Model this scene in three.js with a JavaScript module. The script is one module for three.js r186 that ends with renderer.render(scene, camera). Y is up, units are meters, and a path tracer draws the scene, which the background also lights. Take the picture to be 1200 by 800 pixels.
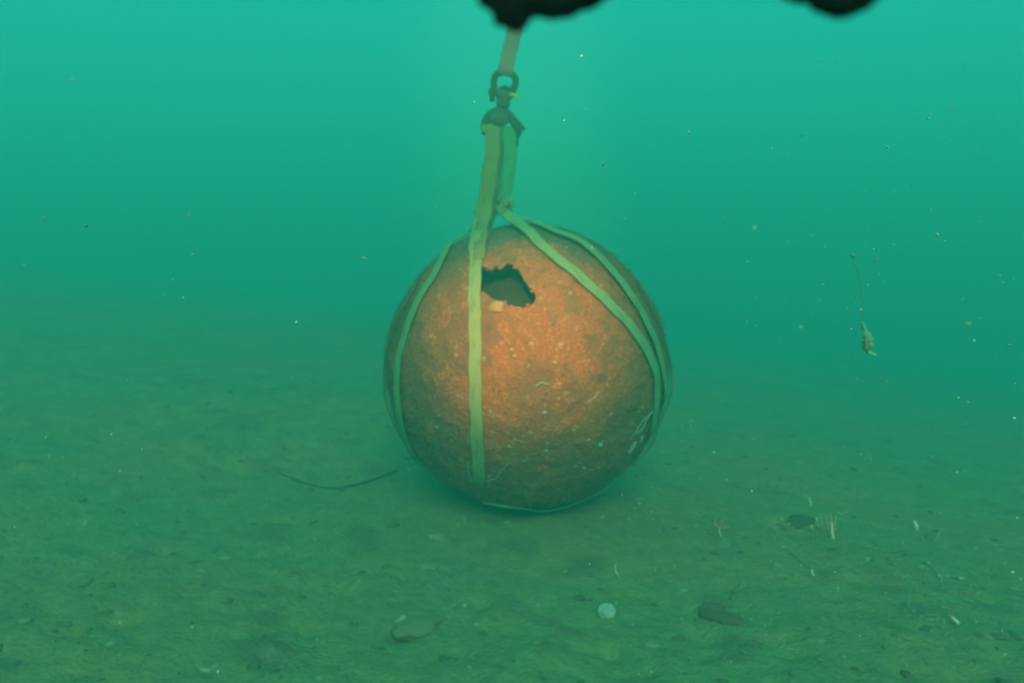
import * as THREE from 'three';
import { ImprovedNoise } from 'three/addons/math/ImprovedNoise.js';
import { mergeGeometries, mergeVertices } from 'three/addons/utils/BufferGeometryUtils.js';
import { Brush, Evaluator, SUBTRACTION } from 'three-bvh-csg';

// ---------------------------------------------------------------- camera, water light, sun, exposure
const scene = new THREE.Scene();
const PW = 1200, PH = 800, VFOV = 40, PITCH = 7.8 * Math.PI / 180, EYE = new THREE.Vector3(0, 0.94, 0);
const camera = new THREE.PerspectiveCamera(VFOV, PW / PH, 0.02, 400);
camera.position.copy(EYE);
camera.rotation.set(-PITCH, 0, 0);
camera.focus = 0.65;
camera.userData.fStop = 14;
camera.updateMatrixWorld(true);

const SUN_DIR = new THREE.Vector3(0.06, 0.56, 0.83).normalize();   // towards the sun: high, behind the diver who took the picture
const sun = new THREE.DirectionalLight(new THREE.Color(0.42, 0.92, 0.58), 4.3);
sun.position.copy(SUN_DIR.clone().multiplyScalar(20)).add(new THREE.Vector3(0, 0, -3));
sun.target.position.set(0, 0, -3);
sun.castShadow = true;
sun.shadow.radius = 60;                                              // daylight greened and spread by the water
sun.shadow.mapSize.set(2048, 2048);
Object.assign(sun.shadow.camera, { left: -6, right: 6, top: 6, bottom: -6, near: 0.5, far: 60 });
scene.add(sun, sun.target);

const TORCH = new THREE.Vector3(-0.04, 1.85, -0.15), AIM = new THREE.Vector3(0.035, 0.625, -2.62);   // the diver's torch, above the camera
const spot = new THREE.SpotLight(new THREE.Color(1.0, 0.50, 0.20), 70, 0, 0.134, 1.0, 2);
spot.position.copy(TORCH.clone().lerp(AIM, 0.012)); spot.target.position.copy(AIM);
spot.castShadow = true; spot.shadow.radius = 2; spot.shadow.mapSize.set(1024, 1024);
scene.add(spot, spot.target);

{ // the water overhead: brightest straight up, the same all round
  const W = 64, H = 64, d = new Float32Array(W * H * 4);
  for (let j = 0; j < H; j++) {
    const el = ((j + 0.5) / H - 0.5) * Math.PI;                       // first row is straight down
    const k = 0.62 + 0.08 * Math.pow(Math.max(0, Math.sin(el)), 0.7);
    for (let i = 0; i < W; i++) d.set([0.03 * k, 0.95 * k, 0.86 * k, 1], (j * W + i) * 4);
  }
  const t = new THREE.DataTexture(d, W, H, THREE.RGBAFormat, THREE.FloatType);
  t.mapping = THREE.EquirectangularReflectionMapping; t.minFilter = t.magFilter = THREE.LinearFilter; t.needsUpdate = true;
  scene.background = t; scene.environment = t;
}
scene.fog = new THREE.FogExp2(new THREE.Color(0.085, 0.80, 0.65), 0.118);   // murky green water

const renderer = new THREE.WebGLRenderer({ antialias: true });
renderer.setSize(1024, 682);
renderer.toneMapping = THREE.LinearToneMapping;
renderer.toneMappingExposure = 0.93;
renderer.shadowMap.enabled = true;

// ---------------------------------------------------------------- helpers
const noise = new ImprovedNoise();
function rng(seed) { let a = seed >>> 0; return () => { a = (a + 0x6D2B79F5) | 0; let t = Math.imul(a ^ (a >>> 15), 1 | a); t = (t + Math.imul(t ^ (t >>> 7), 61 | t)) ^ t; return ((t ^ (t >>> 14)) >>> 0) / 4294967296; }; }
const n3 = (x, y, z) => noise.noise(x + 37.3, y + 11.7, z + 71.1);
function fbm(x, y, z, oct = 4) { let a = 0.5, f = 1, s = 0; for (let i = 0; i < oct; i++) { s += a * n3(x * f, y * f, z * f); a *= 0.5; f *= 2.03; } return s; }
const smooth = (a, b, x) => { const t = Math.min(1, Math.max(0, (x - a) / (b - a))); return t * t * (3 - 2 * t); };
const lerp = (a, b, t) => a + (b - a) * t;
const mix3 = (a, b, t) => [lerp(a[0], b[0], t), lerp(a[1], b[1], t), lerp(a[2], b[2], t)];
const V = (x, y, z) => new THREE.Vector3(x, y, z);
const used = {};
function numbered(n) { const k = used[n] = (used[n] ?? -1) + 1; return k ? `${n}_${String(k).padStart(3, '0')}` : n; }
function shadows(o) { o.castShadow = o.receiveShadow = true; return o; }
function tag(o, label, category, group) { o.userData.label = label; o.userData.category = category; if (group) o.userData.group = group; return o; }
function thing(name, label, category, pos, group) { const g = new THREE.Group(); g.name = numbered(name); g.position.copy(pos); scene.add(g); return tag(g, label, category, group); }
// a mesh whose geometry is in world metres, hung under a thing that stands at its base
function part(name, geo, mat, parent) {
  const m = shadows(new THREE.Mesh(geo, mat)); m.name = name;
  if (parent) { const o = V(0, 0, 0); for (let p = parent; p; p = p.parent) o.add(p.position); geo.translate(-o.x, -o.y, -o.z); parent.add(m); } else scene.add(m);
  return m;
}
const std = (rgb, rough = 0.9, extra = {}) => new THREE.MeshStandardMaterial({ color: new THREE.Color().setRGB(...rgb), roughness: rough, ...extra });
function dataTex(w, h, f, srgb, repeat = true) {
  const d = new Uint8Array(w * h * 4);
  const enc = (v) => { v = Math.min(1, Math.max(0, v)); return Math.round(255 * (srgb ? (v <= 0.0031308 ? v * 12.92 : 1.055 * Math.pow(v, 1 / 2.4) - 0.055) : v)); };
  for (let j = 0; j < h; j++) for (let i = 0; i < w; i++) { const c = f((i + 0.5) / w, (j + 0.5) / h, i, j); d.set([enc(c[0]), enc(c[1]), enc(c[2]), 255], (j * w + i) * 4); }
  const t = new THREE.DataTexture(d, w, h); if (srgb) t.colorSpace = THREE.SRGBColorSpace;
  t.magFilter = THREE.LinearFilter; t.minFilter = THREE.LinearMipmapLinearFilter; t.generateMipmaps = true;
  if (repeat) t.wrapS = t.wrapT = THREE.RepeatWrapping; t.needsUpdate = true; return t;
}
const FOCAL = PH / 2 / Math.tan(VFOV / 2 * Math.PI / 180);
function ray(px, py) { return V((px - PW / 2) / FOCAL, -(py - PH / 2) / FOCAL, -1).normalize().applyEuler(camera.rotation); }
const atZ = (px, py, z) => { const r = ray(px, py); return EYE.clone().addScaledVector(r, (z - EYE.z) / r.z); };
const atD = (px, py, d) => EYE.clone().addScaledVector(ray(px, py), d);

// ---------------------------------------------------------------- seabed
const BALL = V(0.047, 0.445, -3.0), R = 0.45;
const bumps = [];                                                   // [x, z, radius, height]: hollows and mounds one can see
function ground(x, z) {
  const u = (x - 0.8) * 0.77 + (-z - 2.9) * 0.64;
  let h = -0.072 * (Math.sqrt(u * u + 0.4) + u);                      // the bottom falls away to the right
  h += 0.10 * fbm(x * 0.35, 3.1, z * 0.35, 3) + 0.035 * fbm(x * 1.4, 7.7, z * 1.4, 4);
  h += 0.010 * n3(x * 9, 1.3, z * 9) + 0.006 * n3(x * 21, 5.3, z * 21) + 0.003 * n3(x * 45, 9.3, z * 45);
  for (const [bx, bz, r, a] of bumps) { const d = ((x - bx) ** 2 + (z - bz) ** 2) / (r * r); if (d < 6) h += a * Math.exp(-d * 1.6); }
  const d = Math.hypot(x - BALL.x, z - BALL.z);
  h = h * smooth(0.15, 1.0, d) + (0.008 + 0.012 * n3(x * 7, 4.4, z * 7)) * Math.exp(-(((d - 0.25) / 0.10) ** 2));   // silt pushed up round the foot
  return h - 0.014 * Math.exp(-(d * d) / 0.04);
}
function onGround(px, py) {
  const r = ray(px, py); let t = 0.5;
  for (let i = 0; i < 900; i++) { const p = EYE.clone().addScaledVector(r, t); if (p.y <= ground(p.x, p.z)) { t -= 0.02; for (let k = 0; k < 20; k++) { const q = EYE.clone().addScaledVector(r, t); if (q.y <= ground(q.x, q.z)) break; t += 0.001; } break; } t += 0.02; }
  const p = EYE.clone().addScaledVector(r, t); p.y = ground(p.x, p.z); return p;
}
for (const [px, py, r, a] of [
  [192, 643, 0.045, -0.035], [285, 548, 0.13, -0.035], [236, 541, 0.04, -0.022], [497, 622, 0.035, -0.028], [512, 632, 0.045, 0.022], [566, 640, 0.03, -0.018], [500, 665, 0.035, 0.016],
  [100, 683, 0.03, -0.022], [95, 676, 0.035, 0.018], [640, 770, 0.06, 0.02], [835, 745, 0.08, -0.014], [925, 766, 0.05, -0.014], [905, 752, 0.06, 0.010], [928, 618, 0.10, -0.035], [1040, 680, 0.07, -0.03], [855, 683, 0.04, -0.025],
  [830, 765, 0.045, -0.014], [1060, 785, 0.06, -0.014], [715, 790, 0.10, -0.02], [340, 535, 0.05, -0.02], [350, 500, 0.07, -0.02], [245, 470, 0.09, -0.02], [330, 425, 0.12, -0.03], [400, 455, 0.10, -0.025],
  [110, 580, 0.07, -0.02], [150, 720, 0.08, -0.02], [360, 735, 0.06, -0.02], [410, 690, 0.05, -0.02], [540, 760, 0.04, -0.022], [470, 745, 0.05, -0.022], [485, 728, 0.05, 0.02], [590, 715, 0.05, 0.014], [800, 610, 0.06, -0.02],
]) { const p = onGround(px, py); bumps.push([p.x, p.z, r, a]); }
{
  const rg = rng(5); // smaller burrows and casts all over the silt
  for (let i = 0; i < 420; i++) { const d = 1.7 + 6.5 * rg() ** 1.2, x = (rg() - 0.5) * d * 1.25; bumps.push([x, -d, 0.012 + 0.035 * rg() * (0.6 + d * 0.12), (rg() < 0.62 ? -1 : 1) * (0.006 + 0.014 * rg())]); }
}
const TILE = 256;
const grain = dataTex(TILE, TILE, ((rg) => { const a = new Float32Array(TILE * TILE).map(() => rg()); const b = new Float32Array(a.length);
  for (let k = 0; k < a.length; k++) { const i = k % TILE, j = (k / TILE) | 0; let s = 0; for (let v = -1; v < 2; v++) for (let u = -1; u < 2; u++) s += a[((j + v + TILE) % TILE) * TILE + ((i + u + TILE) % TILE)]; b[k] = s / 9; }
  return (u, v, i, j) => { const s = 0.5 + (b[j * TILE + i] - 0.5) * 1.5; return [s, s, s]; }; })(rng(9)), false);
{
  const NX = 620, zs = [];
  for (let z = 3; z > -1.2; z -= 0.14) zs.push(z);
  for (let d = 1.2; d < 70; d *= 1.0085) zs.push(-d);
  const pos = [], col = [], uv = [], idx = [];
  for (const z of zs) for (let i = 0; i <= NX; i++) {
    const s = (i / NX * 2 - 1) * 4.3, x = 0.9 * Math.sinh(s);
    pos.push(x, ground(x, z), z); uv.push(x / 0.8, z / 0.8);
    const far = Math.hypot(x, z) > 16;
    const big = far ? 0 : fbm(x * 1.1, 20.1, z * 1.1, 4), mid = far ? 0 : fbm(x * 5, 31.7, z * 5, 4), fine = far ? 0 : n3(x * 34, 2.2, z * 34) * 0.6 + n3(x * 70, 8.2, z * 70) * 0.4;
    let c = mix3([0.172, 0.205, 0.076], [0.240, 0.195, 0.070], smooth(-0.22, 0.3, big));      // green film over brown silt
    c = mix3(c, [0.120, 0.095, 0.052], 0.8 * smooth(0.06, 0.38, mid));                        // brown patches
    c = mix3(c, [0.20, 0.26, 0.15], 0.5 * smooth(0.12, 0.4, -mid));                        // paler silt
    const k = 1 + 0.45 * fine + 0.5 * mid; col.push(c[0] * k, c[1] * k, c[2] * k);
  }
  for (let j = 0; j < zs.length - 1; j++) for (let i = 0; i < NX; i++) { const a = j * (NX + 1) + i, b = a + NX + 1; idx.push(a, a + 1, b, a + 1, b + 1, b); }
  const g = new THREE.BufferGeometry();
  g.setAttribute('position', new THREE.Float32BufferAttribute(pos, 3)); g.setAttribute('color', new THREE.Float32BufferAttribute(col, 3)); g.setAttribute('uv', new THREE.Float32BufferAttribute(uv, 2));
  g.setIndex(idx); g.computeVertexNormals();
  const sb = part('seabed', g, std([1, 1, 1], 1, { vertexColors: true, bumpMap: grain, bumpScale: 0.006 }));
  sb.receiveShadow = true; sb.userData.kind = 'structure'; sb.userData.label = 'soft green and brown silty seabed sloping away to the right';
}

// ---------------------------------------------------------------- the rusty sphere
function ballDir(px, py, r = R) { // direction from the sphere's middle to the spot seen at that pixel, or to its outline
  const d = ray(px, py), oc = EYE.clone().sub(BALL), b = oc.dot(d), c = oc.lengthSq() - r * r, q = b * b - c;
  return EYE.clone().addScaledVector(d, q > 0 ? -b - Math.sqrt(q) : -b).sub(BALL).normalize();
}
const relief = (d) => 0.007 * crownCrust(d) + 0.010 * fbm(d.x * 2.6, d.y * 2.6, d.z * 2.6, 3) + 0.004 * smooth(-0.05, 0.10, fbm(d.x * 7, d.y * 7, d.z * 7, 3)) + 0.0022 * fbm(d.x * 24, d.y * 24, d.z * 24, 3);
const HOLE = [[562, 316], [567, 313], [571, 315], [574, 314], [576, 317], [578, 315], [580, 311.5], [583, 312.5], [586, 315], [588, 312.5], [591, 313], [593, 310.5], [595, 309.5], [598, 311], [600, 310], [602, 312.5], [604, 315], [606, 314], [607.5, 315.5], [609, 319], [610, 322], [612.5, 325], [613, 328], [615, 330.5], [618, 333.5], [620, 337], [623, 337.5], [625, 340], [627, 343], [628, 347], [627.5, 351], [625.6, 354], [623, 357], [620, 358.5], [616, 360], [612, 360.4], [608, 359], [604, 359], [599, 357], [596, 357.5], [593, 356], [591, 353], [587, 352.5], [583, 352], [580, 351], [577, 350], [575, 348], [573, 347], [569, 344], [565, 341.5], [561, 338], [558, 331], [557, 324], [559, 319]];
const [rimAxis, rimCos] = (() => { const [p1, p2, p3] = [[568, 302], [618, 285], [664, 299]].map(([x, y]) => ballDir(x, y)), ax = p2.clone().sub(p1).cross(p3.clone().sub(p1)).normalize(); if (ax.z < 0) ax.negate(); return [ax, ax.dot(p1)]; })();
const crownCrust = (d) => { const w = 0.012 * fbm(d.x * 14, d.y * 14, d.z * 14, 3); return smooth(-0.004, 0.012, rimCos - rimAxis.dot(d) + w) * smooth(0.70, 0.86, d.y + 2 * w); };   // thick dark crust over the crown, ending in an arc
{
  const ball = thing('rusty_iron_sphere', 'large round rusty iron sphere with a ragged hole, held in green webbing slings', 'iron sphere', V(BALL.x, 0, BALL.z));
  // shell with a real hole through it
  const hm = ballDir(595, 335), hx = V(0, 1, 0).cross(hm).normalize(), hy = hm.clone().cross(hx);
  const sh = new THREE.Shape(HOLE.map(([x, y]) => { const d = ballDir(x, y).multiplyScalar(R); return new THREE.Vector2(d.dot(hx), d.dot(hy)); }));
  const pg = new THREE.ExtrudeGeometry(sh, { depth: 0.2, bevelEnabled: false });
  pg.applyMatrix4(new THREE.Matrix4().makeBasis(hx, hy, hm).setPosition(hm.clone().multiplyScalar(R * 0.76)));
  const og = new THREE.SphereGeometry(R, 300, 190), ig = new THREE.SphereGeometry(R - 0.009, 120, 80);
  ig.index.array.reverse(); ig.attributes.normal.array.forEach((v, i, a) => { a[i] = -v; });
  const rustM = new THREE.MeshStandardMaterial(), innerM = std([0.13, 0.115, 0.075], 1), edgeM = std([0.20, 0.085, 0.032], 1);
  const ev = new Evaluator(); ev.useGroups = true;
  const cutter = new Brush(pg, edgeM); cutter.updateMatrixWorld();
  const outer = new Brush(og, rustM); outer.updateMatrixWorld();
  // solid outer ball minus (inner ball) is built as two skins; the cutter opens both
  const skinIn = new THREE.SphereGeometry(R - 0.009, 120, 80);
  const innerB = new Brush(skinIn, innerM); innerB.updateMatrixWorld();
  const hollow = ev.evaluate(outer, innerB, SUBTRACTION); hollow.updateMatrixWorld();
  const res = ev.evaluate(hollow, cutter, SUBTRACTION);
  const p = res.geometry.attributes.position, v = V(0, 0, 0);
  for (let i = 0; i < p.count; i++) { v.fromBufferAttribute(p, i); const l = v.length(), d = v.clone().divideScalar(l); v.addScaledVector(d, relief(d)); p.setXYZ(i, v.x, v.y, v.z); }
  const g = res.geometry; g.deleteAttribute('normal');
  let gg = mergeVertices(g, 1e-6); gg.groups = g.groups.map((x) => ({ ...x })); gg.computeVertexNormals();
  // rust, silt film and the remains of growth, in the sphere's own directions
  const TW = 2048, TH = 1024;
  const dirOf = (u, vv) => { const ph = u * 2 * Math.PI, th = (1 - vv) * Math.PI; return [-Math.cos(ph) * Math.sin(th), Math.cos(th), Math.sin(ph) * Math.sin(th)]; };
  const heights = new Float32Array(TW * TH);
  const map = dataTex(TW, TH, (u, vv, i, j) => {
    const [x, y, z] = dirOf(u, vv);
    const a = fbm(x * 3.1, y * 3.1, z * 3.1, 4), b = fbm(x * 11, y * 11, z * 11, 4), f = fbm(x * 42, y * 42, z * 42, 3), s = n3(x * 90, y * 90, z * 90);
    const bare = smooth(-0.10, 0.16, a + 0.55 * b + 0.15 * f);                                     // bare rust where the crust has come off, in flakes all over
    let c = mix3([0.245, 0.082, 0.022], [0.170, 0.072, 0.024], smooth(-0.2, 0.3, b));              // brown crust
    c = mix3(c, [0.340, 0.088, 0.014], bare * (0.65 + 0.35 * smooth(-0.2, 0.2, f)));
    c = mix3(c, [0.170, 0.055, 0.016], 0.6 * smooth(0.05, 0.3, f - 0.2 * b));                       // darker rust in the hollows
    const pale = smooth(0.13, 0.33, f + 0.4 * s) * smooth(-0.35, 0.15, a + b);
    c = mix3(c, [0.50, 0.22, 0.075], 0.5 * pale);                                                   // chalky remains of growth
    c = mix3(c, [0.090, 0.056, 0.025], 0.5 * smooth(0.10, 0.42, -b - 0.3 * a + 0.4 * s + 0.3 * f));         // dark film in patches
    c = mix3(c, mix3([0.115, 0.085, 0.048], [0.085, 0.085, 0.050], smooth(-0.2, 0.2, b)), 0.92 * crownCrust({ x, y, z }));
    heights[j * TW + i] = 0.5 + 0.5 * f + 0.3 * s + 0.25 * pale;
    const k = 1 + 0.5 * s * 0.5 + 0.3 * f; return [c[0] * k, c[1] * k, c[2] * k];
  }, true);
  const bump = dataTex(TW, TH, (u, vv, i, j) => { const h = heights[j * TW + i]; return [h, h, h]; }, false);
  Object.assign(rustM, { map, bumpMap: bump, bumpScale: 0.0045, roughness: 0.95 });
  gg.translate(BALL.x, BALL.y, BALL.z);
  const shell = part('shell', gg, null, ball); shell.material = Array.isArray(res.material) ? res.material : [res.material];
  // raised mounting ring at the crown
  {
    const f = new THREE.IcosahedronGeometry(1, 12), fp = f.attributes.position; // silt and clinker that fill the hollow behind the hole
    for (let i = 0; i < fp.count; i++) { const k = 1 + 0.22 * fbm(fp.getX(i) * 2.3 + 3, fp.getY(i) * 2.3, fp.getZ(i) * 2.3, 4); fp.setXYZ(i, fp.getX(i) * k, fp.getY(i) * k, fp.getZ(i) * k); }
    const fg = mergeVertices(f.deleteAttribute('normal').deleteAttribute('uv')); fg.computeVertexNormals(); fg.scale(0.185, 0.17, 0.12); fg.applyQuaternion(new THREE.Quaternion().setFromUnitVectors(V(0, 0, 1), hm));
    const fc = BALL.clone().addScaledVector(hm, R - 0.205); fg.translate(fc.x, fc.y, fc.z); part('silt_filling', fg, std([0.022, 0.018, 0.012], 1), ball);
  }
  // crust of small dead growth, and the hair-like fuzz that softens the outline
  const rg = rng(21), M = new THREE.Matrix4(), Q = new THREE.Quaternion(), C = new THREE.Color();
  const holeFar = (d) => Math.acos(Math.min(1, d.dot(hm))) > 0.20;
  const randDir = () => { const y = rg() * 2 - 1, a = rg() * 6.283, r = Math.sqrt(1 - y * y); return V(r * Math.cos(a), y, r * Math.sin(a)); };
  const lump = new THREE.IcosahedronGeometry(1, 1);
  const spots = []; while (spots.length < 4200) { const d = randDir(); if (d.z > -0.35 && holeFar(d) && d.y < 0.94) spots.push(d); }
  const crust = new THREE.InstancedMesh(lump, std([1, 1, 1], 1), spots.length);
  spots.forEach((d, k) => {
    const s = 0.0013 + 0.0036 * rg() ** 3;
    Q.setFromUnitVectors(V(0, 1, 0), d); M.compose(d.clone().multiplyScalar(R + relief(d)), Q, V(s * (0.7 + rg() * 0.9), s * 0.5, s * (0.7 + rg() * 0.9))); crust.setMatrixAt(k, M);
    const c = mix3([0.12, 0.075, 0.03], rg() < 0.35 ? [0.44, 0.26, 0.12] : [0.26, 0.10, 0.03], rg());
    crust.setColorAt(k, C.setRGB(...c));
  });
  crust.name = 'crust'; crust.userData.kind = 'stuff'; crust.position.set(0, BALL.y, 0); shadows(crust); ball.add(crust);
  const hair = new THREE.CylinderGeometry(0.12, 0.5, 1, 4, 2); hair.translate(0, 0.5, 0);
  { const hp = hair.attributes.position; for (let i = 0; i < hp.count; i++) { const y = hp.getY(i); hp.setX(i, hp.getX(i) + 2.2 * y * y); } hair.computeVertexNormals(); }
  const hs = []; while (hs.length < 11000) { const d = randDir(); const edge = Math.abs(d.dot(EYE.clone().sub(BALL).normalize())); if (rg() < 1.15 - edge * 1.1 && holeFar(d)) hs.push(d); }
  const fuzz = new THREE.InstancedMesh(hair, std([1, 1, 1], 1), hs.length);
  hs.forEach((d, k) => {
    const n = d.clone().add(V(rg() - 0.5, rg() - 0.5, rg() - 0.5).multiplyScalar(0.9)).normalize();
    Q.setFromUnitVectors(V(0, 1, 0), n); const L = 0.004 + 0.009 * rg() ** 2 * (Math.abs(d.x) > 0.6 ? 1.7 : 1); M.compose(d.clone().multiplyScalar(R + relief(d) - 0.001), Q, V(0.0011, L, 0.0011)); fuzz.setMatrixAt(k, M);
    fuzz.setColorAt(k, C.setRGB(...mix3([0.07, 0.075, 0.035], [0.17, 0.15, 0.09], rg())));
  });
  fuzz.name = 'fuzz'; fuzz.userData.kind = 'stuff'; fuzz.position.set(0, BALL.y, 0); shadows(fuzz); ball.add(fuzz);
  // single things grown on it that one can pick out
  const blob = (px, py, sx, sy, sz, seed, turn = 0) => {
    const g = new THREE.IcosahedronGeometry(1, 4), q = g.attributes.position;
    for (let i = 0; i < q.count; i++) { const k = 1 + 0.35 * n3(q.getX(i) * 1.7 + seed, q.getY(i) * 1.7, q.getZ(i) * 1.7) + 0.15 * n3(q.getX(i) * 5, q.getY(i) * 5 + seed, q.getZ(i) * 5); q.setXYZ(i, q.getX(i) * k, q.getY(i) * k, q.getZ(i) * k); }
    const gm = mergeVertices(g.deleteAttribute('normal').deleteAttribute('uv')); gm.computeVertexNormals();
    const d = ballDir(px, py); gm.scale(sx, sy, sz); gm.rotateZ(turn); gm.applyQuaternion(Q.setFromUnitVectors(V(0, 0, 1), d)); const c = BALL.clone().addScaledVector(d, R + relief(d)); return gm.translate(c.x, c.y, c.z);
  };
  const pale = std([0.36, 0.22, 0.10], 0.85), rimM = std([0.27, 0.10, 0.03], 1), chalk = std([0.24, 0.27, 0.19], 0.8);
  const b1 = part('barnacle', blob(581.5, 360, 0.021, 0.019, 0.012, 1.3), std([0.36, 0.19, 0.07], 0.9), ball); b1.userData.label = 'orange lump of growth under the edge of the hole';
  const b2 = part('barnacle', blob(739.5, 523, 0.010, 0.024, 0.008, 4.1, -0.45), chalk, ball); b2.userData.label = 'white oval shell low on the right side';
  part('barnacle', blob(749.5, 512.5, 0.006, 0.010, 0.006, 6.1, -0.2), chalk, ball);
  for (const [x, y, s] of [[547, 338, 5], [634, 349, 5], [657, 404, 6], [638, 483, 5], [706, 517, 4], [684, 548, 4], [584, 558, 4], [573, 558, 3], [567, 420, 5], [623, 403, 6], [600, 410, 5], [650, 425, 5], [560, 440, 4], [690, 470, 4], [655, 450, 4], [512, 500, 4], [505, 395, 5], [597, 523, 4], [640, 528, 4]]) part('barnacle', blob(x, y, s * 0.0014, s * 0.0011, 0.004, x), y > 480 ? chalk : pale, ball);
  HOLE.forEach(([x, y], k) => { if ([3, 8, 9, 17, 27, 33, 41].includes(k)) part('rust_flake', blob(x + 1.2 * Math.sin(k * 5.1), y + 1.2 * Math.cos(k * 3.7), 0.005 + 0.004 * Math.abs(Math.sin(k * 2.3)), 0.004 + 0.003 * Math.abs(Math.cos(k)), 0.0045, k * 1.7), rimM, ball); });
  const worm = (pts, r) => new THREE.TubeGeometry(new THREE.CatmullRomCurve3(pts.map(([x, y]) => BALL.clone().addScaledVector(ballDir(x, y), R + 0.005))), 40, r, 6);
  for (const [pts, r] of [[[[549, 540], [550, 552], [554, 563]], 0.0034], [[[583, 558], [590, 548], [597, 541]], 0.0022], [[[614, 574], [619, 584], [622, 597]], 0.0026], [[[744, 508], [752, 500], [757, 489], [764, 480]], 0.0032], [[[737, 514], [748, 498], [755, 487]], 0.0024], [[[612, 539], [616, 538], [620, 535]], 0.0016], [[[690, 470], [697, 464], [700, 458]], 0.003], [[[628, 453], [634, 448], [641, 450]], 0.0028], [[[562, 563], [572, 562], [583, 559]], 0.002]]) part('worm_tube', worm(pts, r), chalk, ball);
}

// ---------------------------------------------------------------- slings
const webTex = dataTex(96, 768, (u, v, i, j) => { const e = Math.abs(u - 0.5) * 2; let k = 0.80 + 0.14 * Math.cos(u * Math.PI * 14); k *= 1 + (((i >> 1) + j) % 6 < 3 ? 0.07 : -0.07); if (e > 0.70 && e < 0.80) k *= j % 8 < 5 ? 1.15 : 0.7; if (e > 0.93) k *= 0.85;
  const g1 = smooth(0.05, 0.35, fbm(u * 2, v * 9, 3.1, 4)), g2 = smooth(0.12, 0.3, fbm(u * 7, v * 40, 8.1, 3)), g = Math.min(1, 0.55 * g1 + 0.4 * g2); return [k * lerp(1, 0.55, g), k * lerp(1, 0.50, g), k * lerp(1, 0.48, g)]; }, true);
const webMat = (rgb) => std(rgb, 0.85, { map: webTex, bumpMap: webTex, bumpScale: 0.002 });
// knots: { p: Vector3, n: Vector3 } - a flat band of webbing along p whose face looks along n
function ribbon(knots, w, t = 0.005, steps = 140, widths) {
  const cp = new THREE.CatmullRomCurve3(knots.map((k) => k.p), false, 'centripetal'), N = knots.length - 1;
  const prof = [[-0.5, -0.5], [-0.5, 0.35], [-0.44, 0.5], [-0.30, 0.32], [-0.1, 0.5], [0.1, 0.5], [0.30, 0.32], [0.44, 0.5], [0.5, 0.35], [0.5, -0.5]];
  const pos = [], uv = [], idx = []; let len = 0, last = null;
  for (let s = 0; s <= steps; s++) {
    const f = s / steps, p = cp.getPoint(f), tg = cp.getTangent(f), a = Math.min(N - 1, Math.floor(f * N)), q = f * N - a;
    const n = knots[a].n.clone().lerp(knots[a + 1].n, q); n.addScaledVector(tg, -n.dot(tg)).normalize();
    const side = tg.clone().cross(n).normalize(), ww = w * (widths ? lerp(widths[a], widths[a + 1], q) : 1);
    if (last) len += p.distanceTo(last); last = p;
    const sway = 0.0012 * Math.sin(len * 60) + 0.0016 * n3(len * 14, w * 50, 1.7);
    prof.forEach(([x, y], k) => { const c = p.clone().addScaledVector(side, x * ww + sway).addScaledVector(n, y * t); pos.push(c.x, c.y, c.z); uv.push(x + 0.5, len / 0.6); });
  }
  const K = prof.length;
  for (let s = 0; s < steps; s++) for (let k = 0; k < K; k++) { const a = s * K + k, b = s * K + (k + 1) % K; idx.push(a, b, a + K, b, b + K, a + K); }
  for (let k = 1; k < K - 1; k++) { idx.push(0, k + 1, k); const e = steps * K; idx.push(e, e + k, e + k + 1); }
  const g = new THREE.BufferGeometry(); g.setAttribute('position', new THREE.Float32BufferAttribute(pos, 3)); g.setAttribute('uv', new THREE.Float32BufferAttribute(uv, 2)); g.setIndex(idx); g.computeVertexNormals(); return g;
}
const onBall = (x, y, off = 0.008) => { const d = ballDir(x, y, R + off); const h = R + off + Math.max(0, relief(d)) * 1.1 + 0.001; return { p: BALL.clone().addScaledVector(d, h), n: d }; };
const free = (x, y, z, n = [0, 0, 1]) => ({ p: atZ(x, y, z), n: V(...n).normalize() });
const tube = (pts, r, seg = 48, sides = 8, closed = false) => new THREE.TubeGeometry(new THREE.CatmullRomCurve3(pts, closed, 'centripetal'), seg, r, sides, closed);
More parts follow.
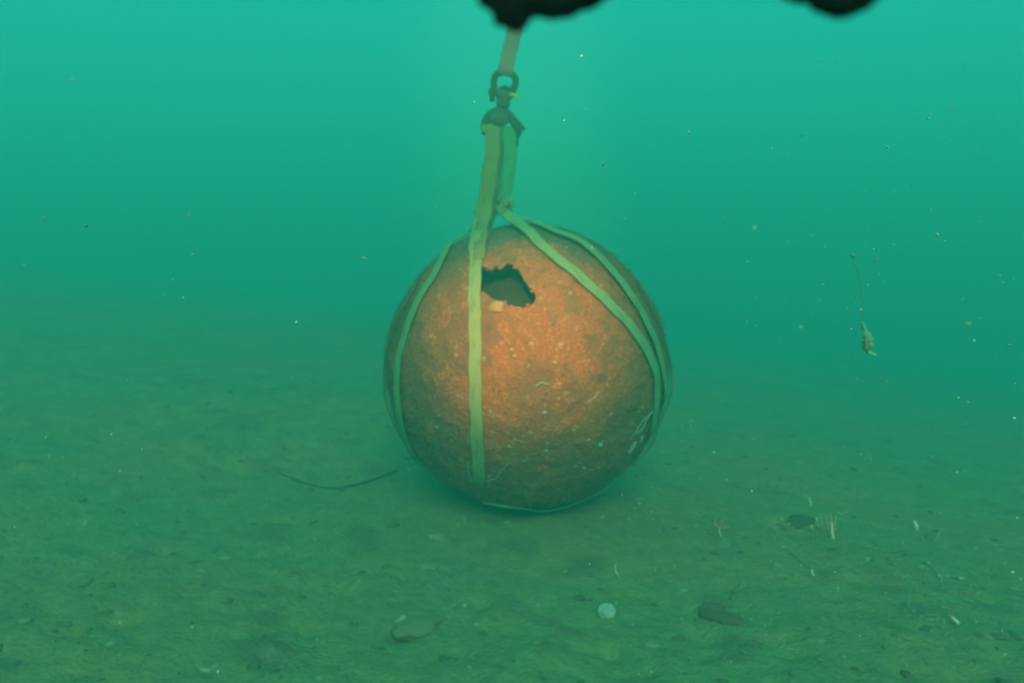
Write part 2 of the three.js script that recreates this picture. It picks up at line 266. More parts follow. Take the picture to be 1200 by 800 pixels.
{
  const web = webMat([0.30, 0.37, 0.14]), web2 = webMat([0.22, 0.38, 0.16]), dull = webMat([0.26, 0.25, 0.075]), dull2 = webMat([0.13, 0.18, 0.06]);  // last two: webbing darkened in colour for the shade on the left bundle
  const a = thing('lifting_sling', 'yellow green webbing sling with a strap down the front and one round the left side', 'sling', atZ(575, 152, -2.98), 'webbing slings round the iron sphere');
  part('upper_strap', ribbon([free(578, 148, -2.968), free(577, 175, -2.960, [0.2, 0, 1]), free(572.5, 215, -2.950, [-0.25, 0, 1]), free(569, 245, -2.940, [-0.1, 0, 1]), onBall(566, 275, 0.018), onBall(563.5, 296, 0.013), onBall(562, 306, 0.004)], 0.046, 0.005, 120, [1, 1, 1, 0.9, 0.85, 0.8, 0.8]), dull, a);  // same webbing as the front strap, its shade put into the colour
  const s1 = part('strap', ribbon([free(573, 190, -2.975, [-0.4, 0, 1]), free(568, 225, -2.958, [-0.5, 0, 1]), free(562.5, 256, -2.945, [-0.25, 0, 1]), onBall(559, 284, 0.013),onBall(557.5, 310), onBall(556.5, 350), onBall(557, 400), onBall(558, 450), onBall(559.5, 500), onBall(560.5, 535), onBall(561, 554), onBall(561, 566, 0.003), onBall(561.3, 580, -0.016)], 0.038), web, a);
  s1.userData.label = 'front strap hanging straight down over the rust';
  const s2 = part('strap', ribbon([free(566, 238, -2.95, [0.1, 0.4, 1]), free(560, 252, -2.95, [-0.3, 0.4, 1]), onBall(548, 266, 0.014), onBall(531, 288), onBall(511, 320), onBall(491, 353), onBall(476, 386), onBall(468, 420), onBall(466.5, 450), onBall(470, 482), onBall(479, 520), onBall(488, 548, 0.004), onBall(494, 562, -0.008)], 0.034), web2, a);
  s2.userData.label = 'left strap lying round the side of the sphere';
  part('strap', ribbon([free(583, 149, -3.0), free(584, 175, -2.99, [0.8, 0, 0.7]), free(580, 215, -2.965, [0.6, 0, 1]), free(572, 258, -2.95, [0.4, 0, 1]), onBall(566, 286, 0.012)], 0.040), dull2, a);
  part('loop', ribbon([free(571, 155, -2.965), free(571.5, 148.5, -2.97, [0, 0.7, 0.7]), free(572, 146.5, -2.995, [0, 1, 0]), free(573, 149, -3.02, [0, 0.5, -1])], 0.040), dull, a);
  const b = thing('lifting_sling', 'bright green webbing sling knotted above the sphere with two straps down its right side', 'sling', atZ(597, 152, -3.0), 'webbing slings round the iron sphere');
  part('strap', ribbon([free(597, 148, -3.0), free(597.5, 165, -2.995), free(597, 195, -2.985, [0.2, 0, 1]), free(593, 225, -2.975, [0.5, 0, 1]), free(590.5, 246, -2.96, [0.5, 0.2, 1])], 0.042, 0.006, 80, [1, 1.05, 1, 0.85, 0.75]), webMat([0.07, 0.32, 0.13]), b).userData.label = 'bright green upper length of the sling';
  part('strap', ribbon([free(588, 243, -2.955, [0.2, 0.5, 1]), free(601, 256, -2.93, [0, 0.5, 1]), onBall(618, 273, 0.014), onBall(640, 292, 0.010), onBall(665, 313), onBall(690, 335.5), onBall(715, 358), onBall(740, 384), onBall(757, 409), onBall(767, 434), onBall(770, 458), onBall(768, 485), onBall(762, 508, 0.003), onBall(757, 524, -0.008)], 0.036), web2, b);
  part('strap', ribbon([free(592, 243, -2.97, [0.2, 0.5, 1]), free(606, 256, -2.985, [0.2, 1, 0.4]), onBall(624, 262.5, 0.012), onBall(650, 272, 0.012), onBall(680, 287, 0.01), onBall(713, 314, 0.010), onBall(738, 345, 0.010), onBall(757, 375, 0.010), onBall(770, 404, 0.010), onBall(777, 432, 0.010), onBall(780, 460, 0.01), onBall(778, 490, 0.0)], 0.034), web2, b);
  // the knot: a turn of webbing wound round the bundle
  const kn = []; for (let i = 0; i <= 26; i++) { const f = i / 26, an = f * 6.283 * 1.8 + 0.6, c = atZ(589 + 1.5 * Math.sin(an * 0.7), 237 + 11 * f, -2.965); const n = V(Math.cos(an), 0.25 * Math.sin(an * 2), Math.sin(an)); kn.push({ p: c.addScaledVector(n, 0.021 + 0.006 * Math.sin(an * 1.7)), n }); }
  part('knot', ribbon(kn, 0.028, 0.005, 120), webMat([0.24, 0.29, 0.13]), b);
  part('tail', ribbon([free(594, 238, -2.95, [0.5, 0.4, 1]), free(599, 234, -2.94, [0.6, 0.6, 0.6]), free(601, 243, -2.94, [1, 0.2, 0.5])], 0.022), web2, b);
  const c = thing('cord', 'thin pale green cord curving round the foot of the sphere', 'cord', onBall(640, 597).p);
  part('line', tube([[566, 588], [590, 590.5], [612, 595], [635, 597.5], [660, 595.5], [685, 589], [707, 577], [722, 566]].map(([x, y]) => onBall(x, y, 0.009).p), 0.0036, 90, 6), std([0.12, 0.23, 0.12], 0.9), c);
}

for (const [label, pts] of [['thin slack brown line hanging round the right side of the sphere', [[744, 330], [765, 366], [780, 402], [787, 436], [787, 466], [779, 496], [764, 520], [745, 548]]], ['thin slack brown line hanging round the left side of the sphere', [[497, 322], [474, 356], [458, 396], [450, 436], [453, 474], [464, 516], [480, 552], [503, 580]]]]) {
  const q = pts.map(([x, y], k) => onBall(x, y, 0.006 + 0.008 * Math.abs(Math.sin(k * 1.9))).p), t = thing('slack_line', label, 'line', q[7]);
  part('strand', tube(q, 0.0026, 90, 6), std([0.13, 0.11, 0.06], 0.95), t);
  part('strand', tube(q.map((p, k) => p.clone().add(V(0.010 * Math.sin(k * 2.3), 0.006, 0.012 * Math.cos(k * 1.7)))), 0.0014, 90, 6), std([0.17, 0.16, 0.09], 0.95), t);
}

// ---------------------------------------------------------------- shackle, hook and the grey strap that lifts it all
{
  const iron = std([0.060, 0.075, 0.060], 0.8, { bumpMap: grain, bumpScale: 0.004 }), iron2 = std([0.10, 0.11, 0.085], 0.85, { bumpMap: grain, bumpScale: 0.004 });
  const z = -3.0, A = (x, y, dz = 0) => atZ(x, y, z + dz);
  const st = thing('lifting_strap', 'flat grey lifting strap running up from the shackle out of the picture', 'strap', A(592, 84));
  part('band', ribbon([free(590.5, 87, -2.99, [0, -0.4, 1]), free(592, 82, -2.985, [0.12, 0, 1]), free(597.5, 60, -3.0, [0.12, 0, 1]), free(602.5, 36, -3.0, [0.1, 0, 1]), free(612, -12, -3.0, [0.15, 0, 1]), free(624, -70, -3.0, [0.2, 0, 1])], 0.046, 0.008), webMat([0.30, 0.19, 0.16]), st);
  part('band', ribbon([free(590.5, 87, -3.015, [0, -0.4, 1]), free(592.5, 80, -3.03, [0.12, 0, 1]), free(598.5, 58, -3.012, [0.12, 0, 1]), free(603.5, 30, -3.012, [0.1, 0, 1])], 0.044, 0.006), webMat([0.24, 0.17, 0.14]), st);
  const sk = thing('bow_shackle', 'dark rusty bow shackle hanging in the loop of the grey strap', 'shackle', A(590, 108));
  part('bow', tube([A(578, 112), A(579, 103), A(579, 94), A(582, 87), A(590, 84.5), A(599, 86.5), A(604, 92), A(603.5, 100), A(600, 108)], 0.0105, 60, 10), iron, sk);
  const pin = new THREE.CylinderGeometry(0.0095, 0.0095, 0.085, 14); pin.rotateZ(Math.PI / 2 - 0.12); const pc = A(588.5, 109); pin.translate(pc.x, pc.y, pc.z); part('pin', pin, iron2, sk);
  for (const [x, y, s] of [[577, 111, 0.018], [600, 107, 0.0145]]) { const e = new THREE.CylinderGeometry(s, s, 0.016, 6); e.rotateZ(Math.PI / 2); e.scale(1, 1.25, 1); const p = A(x, y); e.translate(p.x, p.y, p.z); part(x < 590 ? 'nut' : 'pin_head', e, iron, sk); }
  const hk = thing('lifting_hook', 'dark iron lifting hook under the shackle with the green slings in it', 'hook', A(586, 135));
  part('eye', tube([A(591, 103), A(597, 108), A(596, 115), A(590, 119), A(585, 114), A(586, 106)], 0.0085, 50, 10, true), iron, hk);
  const lathe = (pts, x, y) => { const g = new THREE.LatheGeometry(pts.map(([r, h]) => new THREE.Vector2(r, h)), 24); g.rotateZ(-0.10); const p = A(x, y); return g.translate(p.x, p.y, p.z); };
  part('swivel', lathe([[0, -0.022], [0.016, -0.022], [0.021, -0.014], [0.021, 0.006], [0.026, 0.012], [0.026, 0.024], [0.017, 0.03], [0, 0.03]], 590, 118), iron2, hk);
  part('shank', lathe([[0, -0.034], [0.022, -0.034], [0.015, -0.012], [0.0125, 0.02], [0, 0.02]], 587.5, 128), iron, hk);
  const boss = new THREE.SphereGeometry(1, 32, 20); boss.scale(0.033, 0.026, 0.018); { const p = A(585, 138.5, 0.004); boss.translate(p.x, p.y, p.z); } part('boss', boss, iron2, hk);
  const taper = (pts, radii, seg = 50) => { // a bent bar that thins
    const cv = new THREE.CatmullRomCurve3(pts, false, 'centripetal'), g = new THREE.TubeGeometry(cv, seg, 1, 12), p = g.attributes.position, n = radii.length - 1;
    for (let i = 0; i <= seg; i++) { const f = i / seg, c = cv.getPointAt(f), a = Math.min(n - 1, Math.floor(f * n)), r = lerp(radii[a], radii[a + 1], f * n - a); for (let k = 0; k <= 12; k++) { const j = i * 13 + k; const v = V(p.getX(j), p.getY(j), p.getZ(j)).sub(c).multiplyScalar(r).add(c); p.setXYZ(j, v.x, v.y, v.z); } }
    g.computeVertexNormals(); return g;
  };
  part('hook_arm', taper([A(568, 158), A(567, 150), A(570, 141), A(577, 134), A(586, 131.5), A(595, 135), A(602, 142), A(609, 148), A(615, 151.5)], [0.007, 0.0105, 0.014, 0.016, 0.018, 0.017, 0.014, 0.013, 0.004]), iron, hk);
  part('hook_tip', taper([A(601, 142), A(607, 149), A(607, 156), A(605.5, 162)], [0.012, 0.017, 0.012, 0.006], 24), iron, hk);
  part('latch', taper([A(606, 158), A(605, 165), A(604.5, 169), A(604.5, 172)], [0.006, 0.005, 0.009, 0.007], 24), iron, hk);
  const tie = thing('cable_tie', 'tiny yellow tie end sticking out beside the shackle pin', 'tie', A(599, 112));
  part('tail', ribbon([free(597, 110, -2.985, [0, 0.4, 1]), free(602, 111, -2.975, [0.2, 0.3, 1]), free(607, 114, -2.97, [0.3, 0.1, 1])], 0.012, 0.002, 20), std([0.36, 0.30, 0.06], 0.7), tie);
  part('head', new THREE.BoxGeometry(0.012, 0.012, 0.008).translate(A(597, 110.5, 0.016).x, A(597, 110.5, 0.016).y, z + 0.016), std([0.30, 0.26, 0.07], 0.7), tie);
}

// ---------------------------------------------------------------- things lying on the silt
const shellC = std([0.52, 0.50, 0.38], 0.8), tubeC = std([0.92, 0.66, 0.36], 0.85), rosyC = std([0.60, 0.28, 0.15], 0.9), twigC = std([0.34, 0.30, 0.19], 0.9);
function rough(geo, amp, f, seed) { const g0 = geo.index ? geo : mergeVertices(geo.deleteAttribute('normal').deleteAttribute('uv')), p = g0.attributes.position; for (let i = 0; i < p.count; i++) { const x = p.getX(i), y = p.getY(i), z = p.getZ(i), k = 1 + amp * fbm(x * f + seed, y * f, z * f, 3); p.setXYZ(i, x * k, y * k, z * k); } g0.computeVertexNormals(); return g0; }
{
  { // dark cable
    const pts = [[305, 548, -0.004], [330, 556, 0.004], [350, 564, 0.006], [370, 570.5, 0.008], [392, 573.5, 0.008], [415, 570, 0.010], [440, 563.5, 0.012], [466, 555, 0.016]].map(([x, y, h]) => { const p = onGround(x, y); p.y += h - 0.004; return p; });
    const t = thing('cable', 'thin black cable sagging across the silt to the left of the sphere', 'cable', pts[3]);
    part('line', tube(pts, 0.0032, 90, 8), std([0.05, 0.05, 0.035], 0.9), t);
  }
  { // round white shell
    const p = onGround(711, 721), t = thing('sea_shell', 'round pale shell lying alone on the silt in front of the sphere', 'shell', p);
    const g = new THREE.CircleGeometry(0.0225, 56), h = new THREE.SphereGeometry(0.0225, 56, 20, 0, 6.2832, 0, Math.PI / 2), q = h.attributes.position;
    for (let i = 0; i < q.count; i++) { const x = q.getX(i), y = q.getY(i), z = q.getZ(i), an = Math.atan2(z, x), r = Math.hypot(x, z) / 0.0225; const k = 1 + 0.03 * Math.cos(an * 17) * r + (an > 1.2 && an < 2.2 ? -0.1 * r : 0); q.setXYZ(i, x * k, y * 0.42 + 0.0012 * Math.cos(r * 22) + 0.0009 * Math.cos(an * 17) * r, z * k); }
    h.computeVertexNormals(); h.rotateX(0.55); h.rotateZ(0.1); h.translate(p.x, p.y + 0.010, p.z); const cc = []; for (let i = 0; i < q.count; i++) { const r = 1 - Math.floor(i / 57) / 20, k = 0.86 + 0.10 * Math.cos(r * 24) + 0.3 * n3(q.getX(i) * 200, 3, q.getZ(i) * 200); cc.push(0.42 * k, 0.46 * k, 0.36 * k); }
    h.setAttribute('color', new THREE.Float32BufferAttribute(cc, 3)); part('valve', h, std([1, 1, 1], 0.85, { vertexColors: true }), t);
    const e = new THREE.SphereGeometry(0.005, 16, 10); e.scale(1, 0.7, 1); e.translate(p.x - 0.012, p.y + 0.012, p.z + 0.016); part('hinge', e, std([0.20, 0.32, 0.22], 0.9), t);
  }
  { // half-buried stone with shells on it
    const p = onGround(487, 735), t = thing('half_buried_stone', 'low silt-covered stone with shell bits at front left of the sphere', 'stone', p);
    const g = rough(new THREE.IcosahedronGeometry(1, 5), 0.6, 1.6, 3.3); g.scale(0.056, 0.022, 0.045); g.rotateY(0.5); g.translate(p.x, p.y + 0.002, p.z); part('stone', g, std([0.17, 0.17, 0.085], 1, { bumpMap: grain, bumpScale: 0.006 }), t);
    const rg = rng(3); for (let i = 0; i < 7; i++) { const s = rough(new THREE.IcosahedronGeometry(0.004 + 0.005 * rg(), 2), 0.5, 150, i * 3.1), q = onGround(466 + rg() * 34, 727 + rg() * 16); s.scale(1.3, 0.7, 1); s.translate(q.x, q.y + 0.012, q.z); part('shell_bit', s, std([0.32, 0.32, 0.19], 0.9), t); }
  }
  const lumpThing = (px, py, sx, sy, sz, turn, rgb, name, label, cat, seed, group) => {
    const p = onGround(px, py), t = thing(name, label, cat, p, group), g = rough(new THREE.IcosahedronGeometry(1, 12), 0.6, 1.5, seed); g.scale(sx, sy, sz); g.rotateY(turn); g.translate(p.x, p.y - sy * 0.1, p.z);
    part('body', g, std(rgb, 1, { bumpMap: grain, bumpScale: 0.008 }), t); return t;
  };
  lumpThing(848, 726, 0.070, 0.020, 0.030, -0.75, [0.13, 0.09, 0.045], 'waterlogged_wood', 'brown rotten piece of wood sunk slantwise in the silt', 'wood', 7.7);
  lumpThing(835, 713, 0.030, 0.018, 0.026, -0.3, [0.15, 0.11, 0.055], 'silt_clump', 'brown clump at the upper end of the sunken wood', 'clump', 2.2);
  lumpThing(512, 629, 0.026, 0.013, 0.018, 0.2, [0.22, 0.22, 0.11], 'silted_pebble', 'small pale green pebble just in front of the sphere foot', 'pebble', 4.4);
  lumpThing(566, 638, 0.020, 0.010, 0.014, 0.4, [0.18, 0.19, 0.09], 'silted_pebble', 'dull pebble below the front strap beside a dark pit', 'pebble', 9.4);
  lumpThing(500, 664, 0.028, 0.011, 0.018, -0.2, [0.20, 0.20, 0.10], 'silted_pebble', 'flat green pebble between the sphere and the buried stone', 'pebble', 1.4);
  lumpThing(97, 681, 0.030, 0.016, 0.022, 0.3, [0.15, 0.17, 0.08], 'silted_pebble', 'green pebble at the far left edge of the silt', 'pebble', 5.9);
  const hump = lumpThing(936, 612, 0.050, 0.024, 0.040, 0.5, [0.085, 0.080, 0.045], 'silt_clump', 'dark hump with pale bits behind the cluster of worm tubes', 'clump', 6.3);
  [[916, 606], [924, 612], [938, 603], [946, 609], [957, 606], [951, 615]].forEach(([x, y], k) => { const q = onGround(x, y + 6), g = rough(new THREE.IcosahedronGeometry(0.0035 + 0.0012 * (k % 3), 2), 0.7, 120, k * 2.7); g.scale(0.8, 1.5, 0.8); g.translate(q.x, q.y + 0.010, q.z); part('shell_bit', g, std(k % 2 ? [0.55, 0.40, 0.22] : [0.50, 0.50, 0.34], 0.9), hump); });

  const rg = rng(77);
  // upright or lying tubes: [pixel x, y of the foot, pixel x, y of the tip, radius, material]
  const sticks = (name, label, cat, list, extra = []) => {
    const p = onGround(list[0][0], list[0][1]), t = thing(name, label, cat, p);
    for (const [x0, y0, x1, y1, r, m, n = 'tube'] of list) {
      const a = onGround(x0, y0), toCam = EYE.clone().sub(a).normalize(), len = a.distanceTo(EYE), b = EYE.clone().addScaledVector(ray(x1, y1), len * (1 - 0.004));
      a.y -= 0.003; const mid = a.clone().lerp(b, 0.5).add(V((rg() - 0.5) * 0.006, 0.002, (rg() - 0.5) * 0.006)).addScaledVector(toCam, 0.004);
      const tg = tube([a, mid, b], r, 18, 8), q = tg.attributes.position;       // bent, knobbly, thinner at one end
    for (let i = 0; i <= 18; i++) { let c = V(0, 0, 0); for (let k = 0; k < 8; k++) c.add(V(q.getX(i * 9 + k), q.getY(i * 9 + k), q.getZ(i * 9 + k))); c.divideScalar(8); const f = 0.55 + 0.55 * Math.sin(Math.PI * (0.15 + 0.7 * i / 18)) + 0.45 * n3(i * 0.37, x0 * 3.1, y0) - 0.02 * i; for (let k = 0; k <= 8; k++) { const j = i * 9 + k, v = V(q.getX(j), q.getY(j), q.getZ(j)).sub(c).multiplyScalar(Math.max(0.3, f + 0.2 * n3(k * 0.9, i * 0.5, x1))).add(c); q.setXYZ(j, v.x, v.y, v.z); } }
    tg.computeVertexNormals(); part(n, tg, m, t);
      const cap = new THREE.SphereGeometry(r * 0.7, 10, 8); cap.translate(b.x, b.y, b.z); if (r > 0.0024) part('tip', cap, m, t);
    }
    return t;
  };
  sticks('worm_tube_cluster', 'cluster of pale yellow and reddish worm tubes by the dark hump at right', 'worm tubes', [[977, 631, 975, 613, 0.0052, tubeC], [971, 622, 969, 606, 0.0034, rosyC], [965, 619, 961, 604, 0.003, rosyC], [960, 620, 957, 612, 0.0035, twigC], [979, 622, 981, 604, 0.003, rosyC], [975, 618, 973, 600, 0.0024, rosyC]]);
  sticks('worm_tube', 'small pale tube with a bright tip standing left above the tube cluster', 'worm tube', [[951, 593, 949, 583, 0.0036, std([0.6, 0.66, 0.42], 0.9)], [949, 586, 945, 578, 0.0016, twigC]]);
  sticks('branched_growth', 'pinkish forked bit of growth right of the sphere foot', 'growth', [[845, 628, 844, 618, 0.0032, std([0.55, 0.50, 0.34], 0.9), 'stem'], [844, 619, 836, 613, 0.0026, rosyC, 'branch'], [844, 619, 855, 617, 0.0026, rosyC, 'branch'], [845, 617, 847, 608, 0.0026, rosyC, 'branch'], [840, 615, 838, 606, 0.002, rosyC, 'branch']]);
  sticks('branched_growth', 'pale thin twig pair left of the dark hump', 'growth', [[912, 626, 908, 619, 0.0026, twigC, 'stem'], [911, 624, 914, 614, 0.0018, twigC, 'branch']]);
  sticks('shell_sliver', 'thin white Y-shaped sliver above the round pale shell', 'sliver', [[725, 676, 721, 668, 0.0024, shellC, 'stem'], [721, 669, 722, 659, 0.0020, shellC, 'branch'], [725, 676, 729, 681, 0.0018, std([0.5, 0.36, 0.22], 0.9), 'branch']]);
  sticks('shell_fragment', 'bright cream oblong fragment standing far right on the slope', 'shell fragment', [[1075, 620, 1072, 611, 0.0062, std([0.78, 0.76, 0.46], 0.85)]]);
  sticks('shell_fragment', 'dull yellowish fragment right of the bright cream one', 'shell fragment', [[1097, 632, 1103, 620, 0.0045, std([0.32, 0.36, 0.18], 0.9)], [1098, 634, 1094, 629, 0.003, twigC]]);
  sticks('shell_fragment', 'cream fragment with an orange end at the lower right', 'shell fragment', [[1124, 730, 1117, 724, 0.0048, std([0.80, 0.72, 0.5], 0.85)], [1117, 725, 1113, 719, 0.0036, std([0.55, 0.22, 0.10], 0.9), 'orange_end']]);
  sticks('shell_fragment', 'small white fragment at the lower end of the pale thread', 'shell fragment', [[954, 674, 952, 668, 0.0036, std([0.5, 0.66, 0.48], 0.9)], [952, 667, 951, 661, 0.0018, twigC]]);
  sticks('shell_fragment', 'faint grey fragment below the pale chain at right', 'shell fragment', [[1063, 712, 1067, 694, 0.004, std([0.16, 0.24, 0.15], 0.9)], [1036, 697, 1039, 694, 0.003, twigC]]);
  sticks('branched_growth', 'fuzzy pale growth standing beside the right edge of the sphere', 'growth', [[812, 508, 808, 494, 0.004, std([0.40, 0.42, 0.30], 0.95), 'stem'], [808, 495, 803, 480, 0.003, twigC, 'branch'], [808, 495, 812, 492, 0.005, std([0.45, 0.48, 0.36], 0.95), 'branch'], [800, 508, 799, 500, 0.004, twigC, 'stem'], [813, 492, 815, 504, 0.003, twigC, 'branch']]);
  sticks('branched_growth', 'thin pale twig low on the left of the sphere foot', 'growth', [[546, 616, 543, 603, 0.002, twigC, 'stem'], [537, 618, 536, 612, 0.002, twigC, 'branch']]);
  const thread = (label, pts, r, m, beads) => {
    const q = pts.map(([x, y]) => { const p = onGround(x, y); p.y += 0.006; return p; }), t = thing('pale_thread', label, 'thread', q[0]);
    part('strand', tube(q, r, 50, 6), m, t); for (const [x, y, s] of beads) { const b = onGround(x, y), g = rough(new THREE.IcosahedronGeometry(s, 2), 0.6, 90, x); g.scale(1.3, 0.8, 1); g.translate(b.x, b.y + 0.006, b.z); part('bead', g, std([0.46, 0.44, 0.28], 0.9), t); }
  };
  thread('pale broken thread lying below the tube cluster', [[916, 642], [924, 647], [932, 653], [940, 660], [948, 667]], 0.0016, std([0.28, 0.29, 0.17], 0.95), [[918, 643, 0.003], [928, 650, 0.003]]);
  thread('beaded pale chain near the right edge of the silt', [[1086, 661], [1093, 668], [1101, 676], [1112, 677], [1127, 679]], 0.0016, std([0.28, 0.29, 0.17], 0.95), [[1088, 662, 0.0036], [1101, 677, 0.0042], [1110, 677, 0.003], [1126, 680, 0.0044]]);
  thread('faint curved thread right of the sphere foot', [[748, 595], [760, 607], [775, 616], [784, 625], [788, 634]], 0.0013, std([0.28, 0.29, 0.17], 0.95), [[749, 592, 0.0042], [737, 610, 0.003], [766, 611, 0.0026], [790, 666, 0.003], [815, 618, 0.0028]]);
}

{ // shell hash, pellets and crumbs of silt strewn over the bottom
  const rg = rng(58), M = new THREE.Matrix4(), Q = new THREE.Quaternion(), C = new THREE.Color(), N = 5500;
  const m = new THREE.InstancedMesh(rough(new THREE.IcosahedronGeometry(1, 2), 1.0, 1.4, 4.2), std([1, 1, 1], 1), N);
  for (let i = 0; i < N; i++) {
    let x, z; do { const d = 1.5 + 5.5 * rg() ** 1.3; x = (rg() - 0.5) * d * 1.35; z = -d; } while (fbm(x * 3.1, 5.5, z * 3.1, 3) < -0.25 + 0.5 * rg() - 0.15);
    const big = rg() ** 7, s = 0.0016 + 0.0030 * rg() ** 2 + 0.010 * big;
    Q.setFromEuler(new THREE.Euler((rg() - 0.5) * 0.6, rg() * 6.3, (rg() - 0.5) * 0.6)); M.compose(V(x, ground(x, z) - s * 0.05, z), Q, V(s * (0.8 + rg()), s * 0.55, s)); m.setMatrixAt(i, M);
    const u = rg(), c = u < 0.05 ? [0.30, 0.28, 0.18] : u < 0.5 ? [0.12, 0.11, 0.055] : [0.18, 0.20, 0.10], k = 0.7 + 0.5 * rg(); m.setColorAt(i, C.setRGB(c[0] * k, c[1] * k, c[2] * k));
  }
  m.name = 'shell_grit'; m.userData.kind = 'stuff'; m.userData.label = 'crumbs of shell and silt strewn over the seabed'; shadows(m); scene.add(m);
}

{ // fine torn strands and orange shreds littering the slope right of the sphere
  const rg = rng(91), M = new THREE.Matrix4(), Q = new THREE.Quaternion(), C = new THREE.Color(), N = 420;
  const g = tube([V(-0.5, 0, 0), V(-0.2, 0.06, 0.12), V(0.15, 0.02, -0.10), V(0.5, 0.05, 0.08)], 0.045, 12, 5), m = new THREE.InstancedMesh(g, std([1, 1, 1], 0.95), N);
  const mids = [[770, 600], [800, 510], [850, 620], [930, 640], [960, 610], [1090, 670], [1110, 720], [1000, 560]];
  for (let i = 0; i < N; i++) {
    const c = mids[(rg() * mids.length) | 0], near = rg() < 0.7, p = onGround(near ? c[0] + (rg() + rg() - 1) * 60 : 740 + rg() * 420, near ? c[1] + (rg() + rg() - 1) * 40 : 520 + rg() * 260), L = 0.007 + 0.026 * rg() ** 2, w = L * 0.5 + 0.010 * rg();
    Q.setFromEuler(new THREE.Euler((rg() - 0.5) * 0.8, rg() * 6.3, (rg() - 0.5) * 0.9)); M.compose(p.add(V(0, 0.004, 0)), Q, V(L, w, w)); m.setMatrixAt(i, M);
    const col = rg() < 0.3 ? [0.60, 0.30, 0.14] : [0.52, 0.48, 0.32], k = 0.5 + 0.5 * rg(); m.setColorAt(i, C.setRGB(col[0] * k, col[1] * k, col[2] * k));
  }
  m.name = 'strand_litter'; m.userData.kind = 'stuff'; m.userData.label = 'pale and orange torn strands littering the slope right of the sphere'; shadows(m); scene.add(m);
}

// ---------------------------------------------------------------- the drifting creature
{
  const D = 2.3, P = (x, y, k = 0) => atD(x, y, D + k), t = thing('drifting_jelly', 'small pale drifting jelly with a long trailing thread at right', 'jelly', P(1018, 416));
  const skin = std([0.20, 0.30, 0.18], 0.6, { side: THREE.DoubleSide });
  const cv = new THREE.CatmullRomCurve3([P(1011, 376), P(1013, 384), P(1016, 393), P(1018, 404), P(1020, 415)]), g = new THREE.TubeGeometry(cv, 40, 1, 20), p = g.attributes.position, R5 = [0.001, 0.005, 0.004, 0.009, 0.0125, 0.0135, 0.0105, 0.003];
  for (let i = 0; i <= 40; i++) { const f = i / 40 * 7, a = Math.min(6, Math.floor(f)), r = lerp(R5[a], R5[a + 1], f - a), c = cv.getPointAt(i / 40); for (let k = 0; k <= 20; k++) { const j = i * 21 + k, an = k / 20 * 6.2832; const v = V(p.getX(j), p.getY(j), p.getZ(j)).sub(c).multiplyScalar(r * (1 + 0.22 * Math.cos(an * 3 + f) + 0.15 * Math.sin(f * 5))).add(c); p.setXYZ(j, v.x, v.y, v.z); } }
  g.computeVertexNormals(); part('body', g, skin, t);
  part('gut', tube([P(1015, 392, -0.012), P(1016, 400, -0.016), P(1015.5, 409, -0.014)], 0.0042, 16, 8), std([0.30, 0.20, 0.10], 0.8), t);
  part('arm', tube([P(1018, 412, -0.008), P(1023, 415, -0.01), P(1027, 416, -0.006)], 0.0042, 16, 8), std([0.28, 0.42, 0.26], 0.8), t);
  part('thread', tube([P(1011, 377), P(1012, 360), P(1010, 340), P(1006, 320), P(1000, 300)], 0.0014, 50, 6), std([0.10, 0.24, 0.15], 0.8), t);
  part('bead', rough(new THREE.IcosahedronGeometry(0.0055, 2), 0.6, 90, 2).translate(P(1000, 299).x, P(1000, 299).y, P(1000, 299).z), std([0.14, 0.30, 0.20], 0.8), t);
}

// ---------------------------------------------------------------- flecks in the water
{
  const rg = rng(404), M = new THREE.Matrix4(), Q = new THREE.Quaternion(), C = new THREE.Color(), N = 1300;
  const g = rough(new THREE.IcosahedronGeometry(1, 1), 0.9, 1.2, 1.1), m = new THREE.InstancedMesh(g, std([1, 1, 1], 0.9), N);
  for (let i = 0; i < N; i++) {
    const d = i % 9 ? 0.55 + 4.8 * rg() : 0.28 + 0.6 * rg(), px = rg() < 0.66 ? 640 + rg() * 560 : rg() * 1200, py = 60 + rg() ** 0.8 * 730, s = (0.0004 + 0.0013 * rg() ** 5) * (0.35 + d * 0.33); const p = atD(px, py, d);
    if (p.y < ground(p.x, p.z) + 0.02) p.y = ground(p.x, p.z) + 0.03;
    Q.setFromEuler(new THREE.Euler(rg() * 6, rg() * 6, rg() * 6)); M.compose(p, Q, V(s * (0.6 + rg()), s * (0.8 + 1.4 * rg()), s)); m.setMatrixAt(i, M); const k = 0.45 + 0.5 * rg(); m.setColorAt(i, C.setRGB(0.58 * k, 0.56 * k, 0.44 * k));
  }
  m.name = 'drifting_flecks'; m.userData.kind = 'stuff'; m.userData.label = 'tiny pale flecks drifting in the water'; shadows(m); scene.add(m);
}

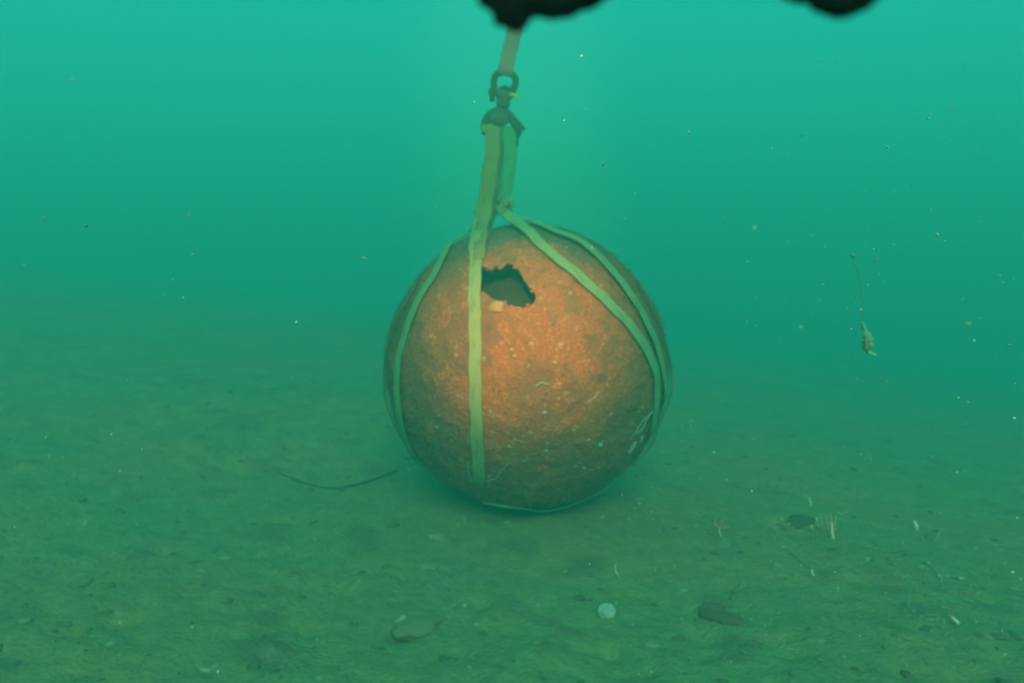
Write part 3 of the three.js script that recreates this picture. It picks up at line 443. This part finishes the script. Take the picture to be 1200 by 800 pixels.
// ---------------------------------------------------------------- black ragged lumps close to the lens
{
  const black = std([0.002, 0.002, 0.0025], 1);
  const lumps = (label, list, fringe, d, seed) => {
    const base = atD(list[0][0], list[0][1], d), t = thing('black_rubber_flap', label, 'flap', base), parts = [];
    for (const [x, y, rx, ry] of list) { const k = d / FOCAL, g = new THREE.IcosahedronGeometry(1, 5), c = atD(x, y, d); rough(g, 0.001, 1, 1); const gg = rough(mergeVertices(g.deleteAttribute('normal').deleteAttribute('uv')), 0.35, 2.2, seed + x); gg.scale(rx * k, ry * k, 0.5 * Math.min(rx, ry) * k + 0.002); gg.translate(c.x, c.y, c.z); parts.push(gg); }
    part('flap', mergeGeometries(parts), black, t);
    const fr = fringe.map(([x0, y0, x1, y1]) => tube([atD(x0, y0, d), atD((x0 + x1) / 2 + 2, (y0 + y1) / 2, d), atD(x1, y1, d)], 0.0004, 8, 5)); if (fr.length) part('fringe', mergeGeometries(fr), black, t);
  };
  lumps('black blurred ragged flap hanging into the top edge above the grey strap', [[600, 0, 25, 33], [618, -8, 55, 27], [650, -10, 42, 30], [680, -14, 36, 22], [620, -50, 90, 45]], [[610, 10, 606, 32], [636, 10, 636, 22], [655, 10, 657, 22], [668, 5, 672, 16], [690, 0, 698, 9]], 0.15, 1.1);
  lumps('black blurred flap just showing at the top right edge', [[985, -8, 36, 24], [1000, -8, 30, 18], [955, -14, 40, 17], [985, -45, 75, 36]], [[940, -5, 932, 4], [1015, -4, 1024, 3]], 0.15, 8.3);
}
// ---------------------------------------------------------------- the diver's torch, above and behind the camera's view
{
  const t = thing('dive_torch', 'black dive torch with a lit lens aimed down at the sphere from above the camera', 'torch', TORCH), q = new THREE.Quaternion().setFromUnitVectors(V(0, 1, 0), AIM.clone().sub(TORCH).normalize());
  const put = (name, pts, m) => { const g = new THREE.LatheGeometry(pts.map(([x, y]) => new THREE.Vector2(x, y)), 32); g.applyQuaternion(q); g.translate(TORCH.x, TORCH.y, TORCH.z); return part(name, g, m, t); };
  put('body', [[0, -0.20], [0.022, -0.20], [0.025, -0.19], [0.025, -0.075], [0.040, -0.045], [0.040, 0.004], [0.034, 0.004], [0.034, -0.004], [0, -0.006]], std([0.02, 0.02, 0.022], 0.5));
  put('lens', [[0, 0.0], [0.030, 0.0], [0.033, -0.002]], std([0.9, 0.9, 0.85], 0.3, { emissive: new THREE.Color(1.0, 0.50, 0.20), emissiveIntensity: 3 }));
}
renderer.render(scene, camera);
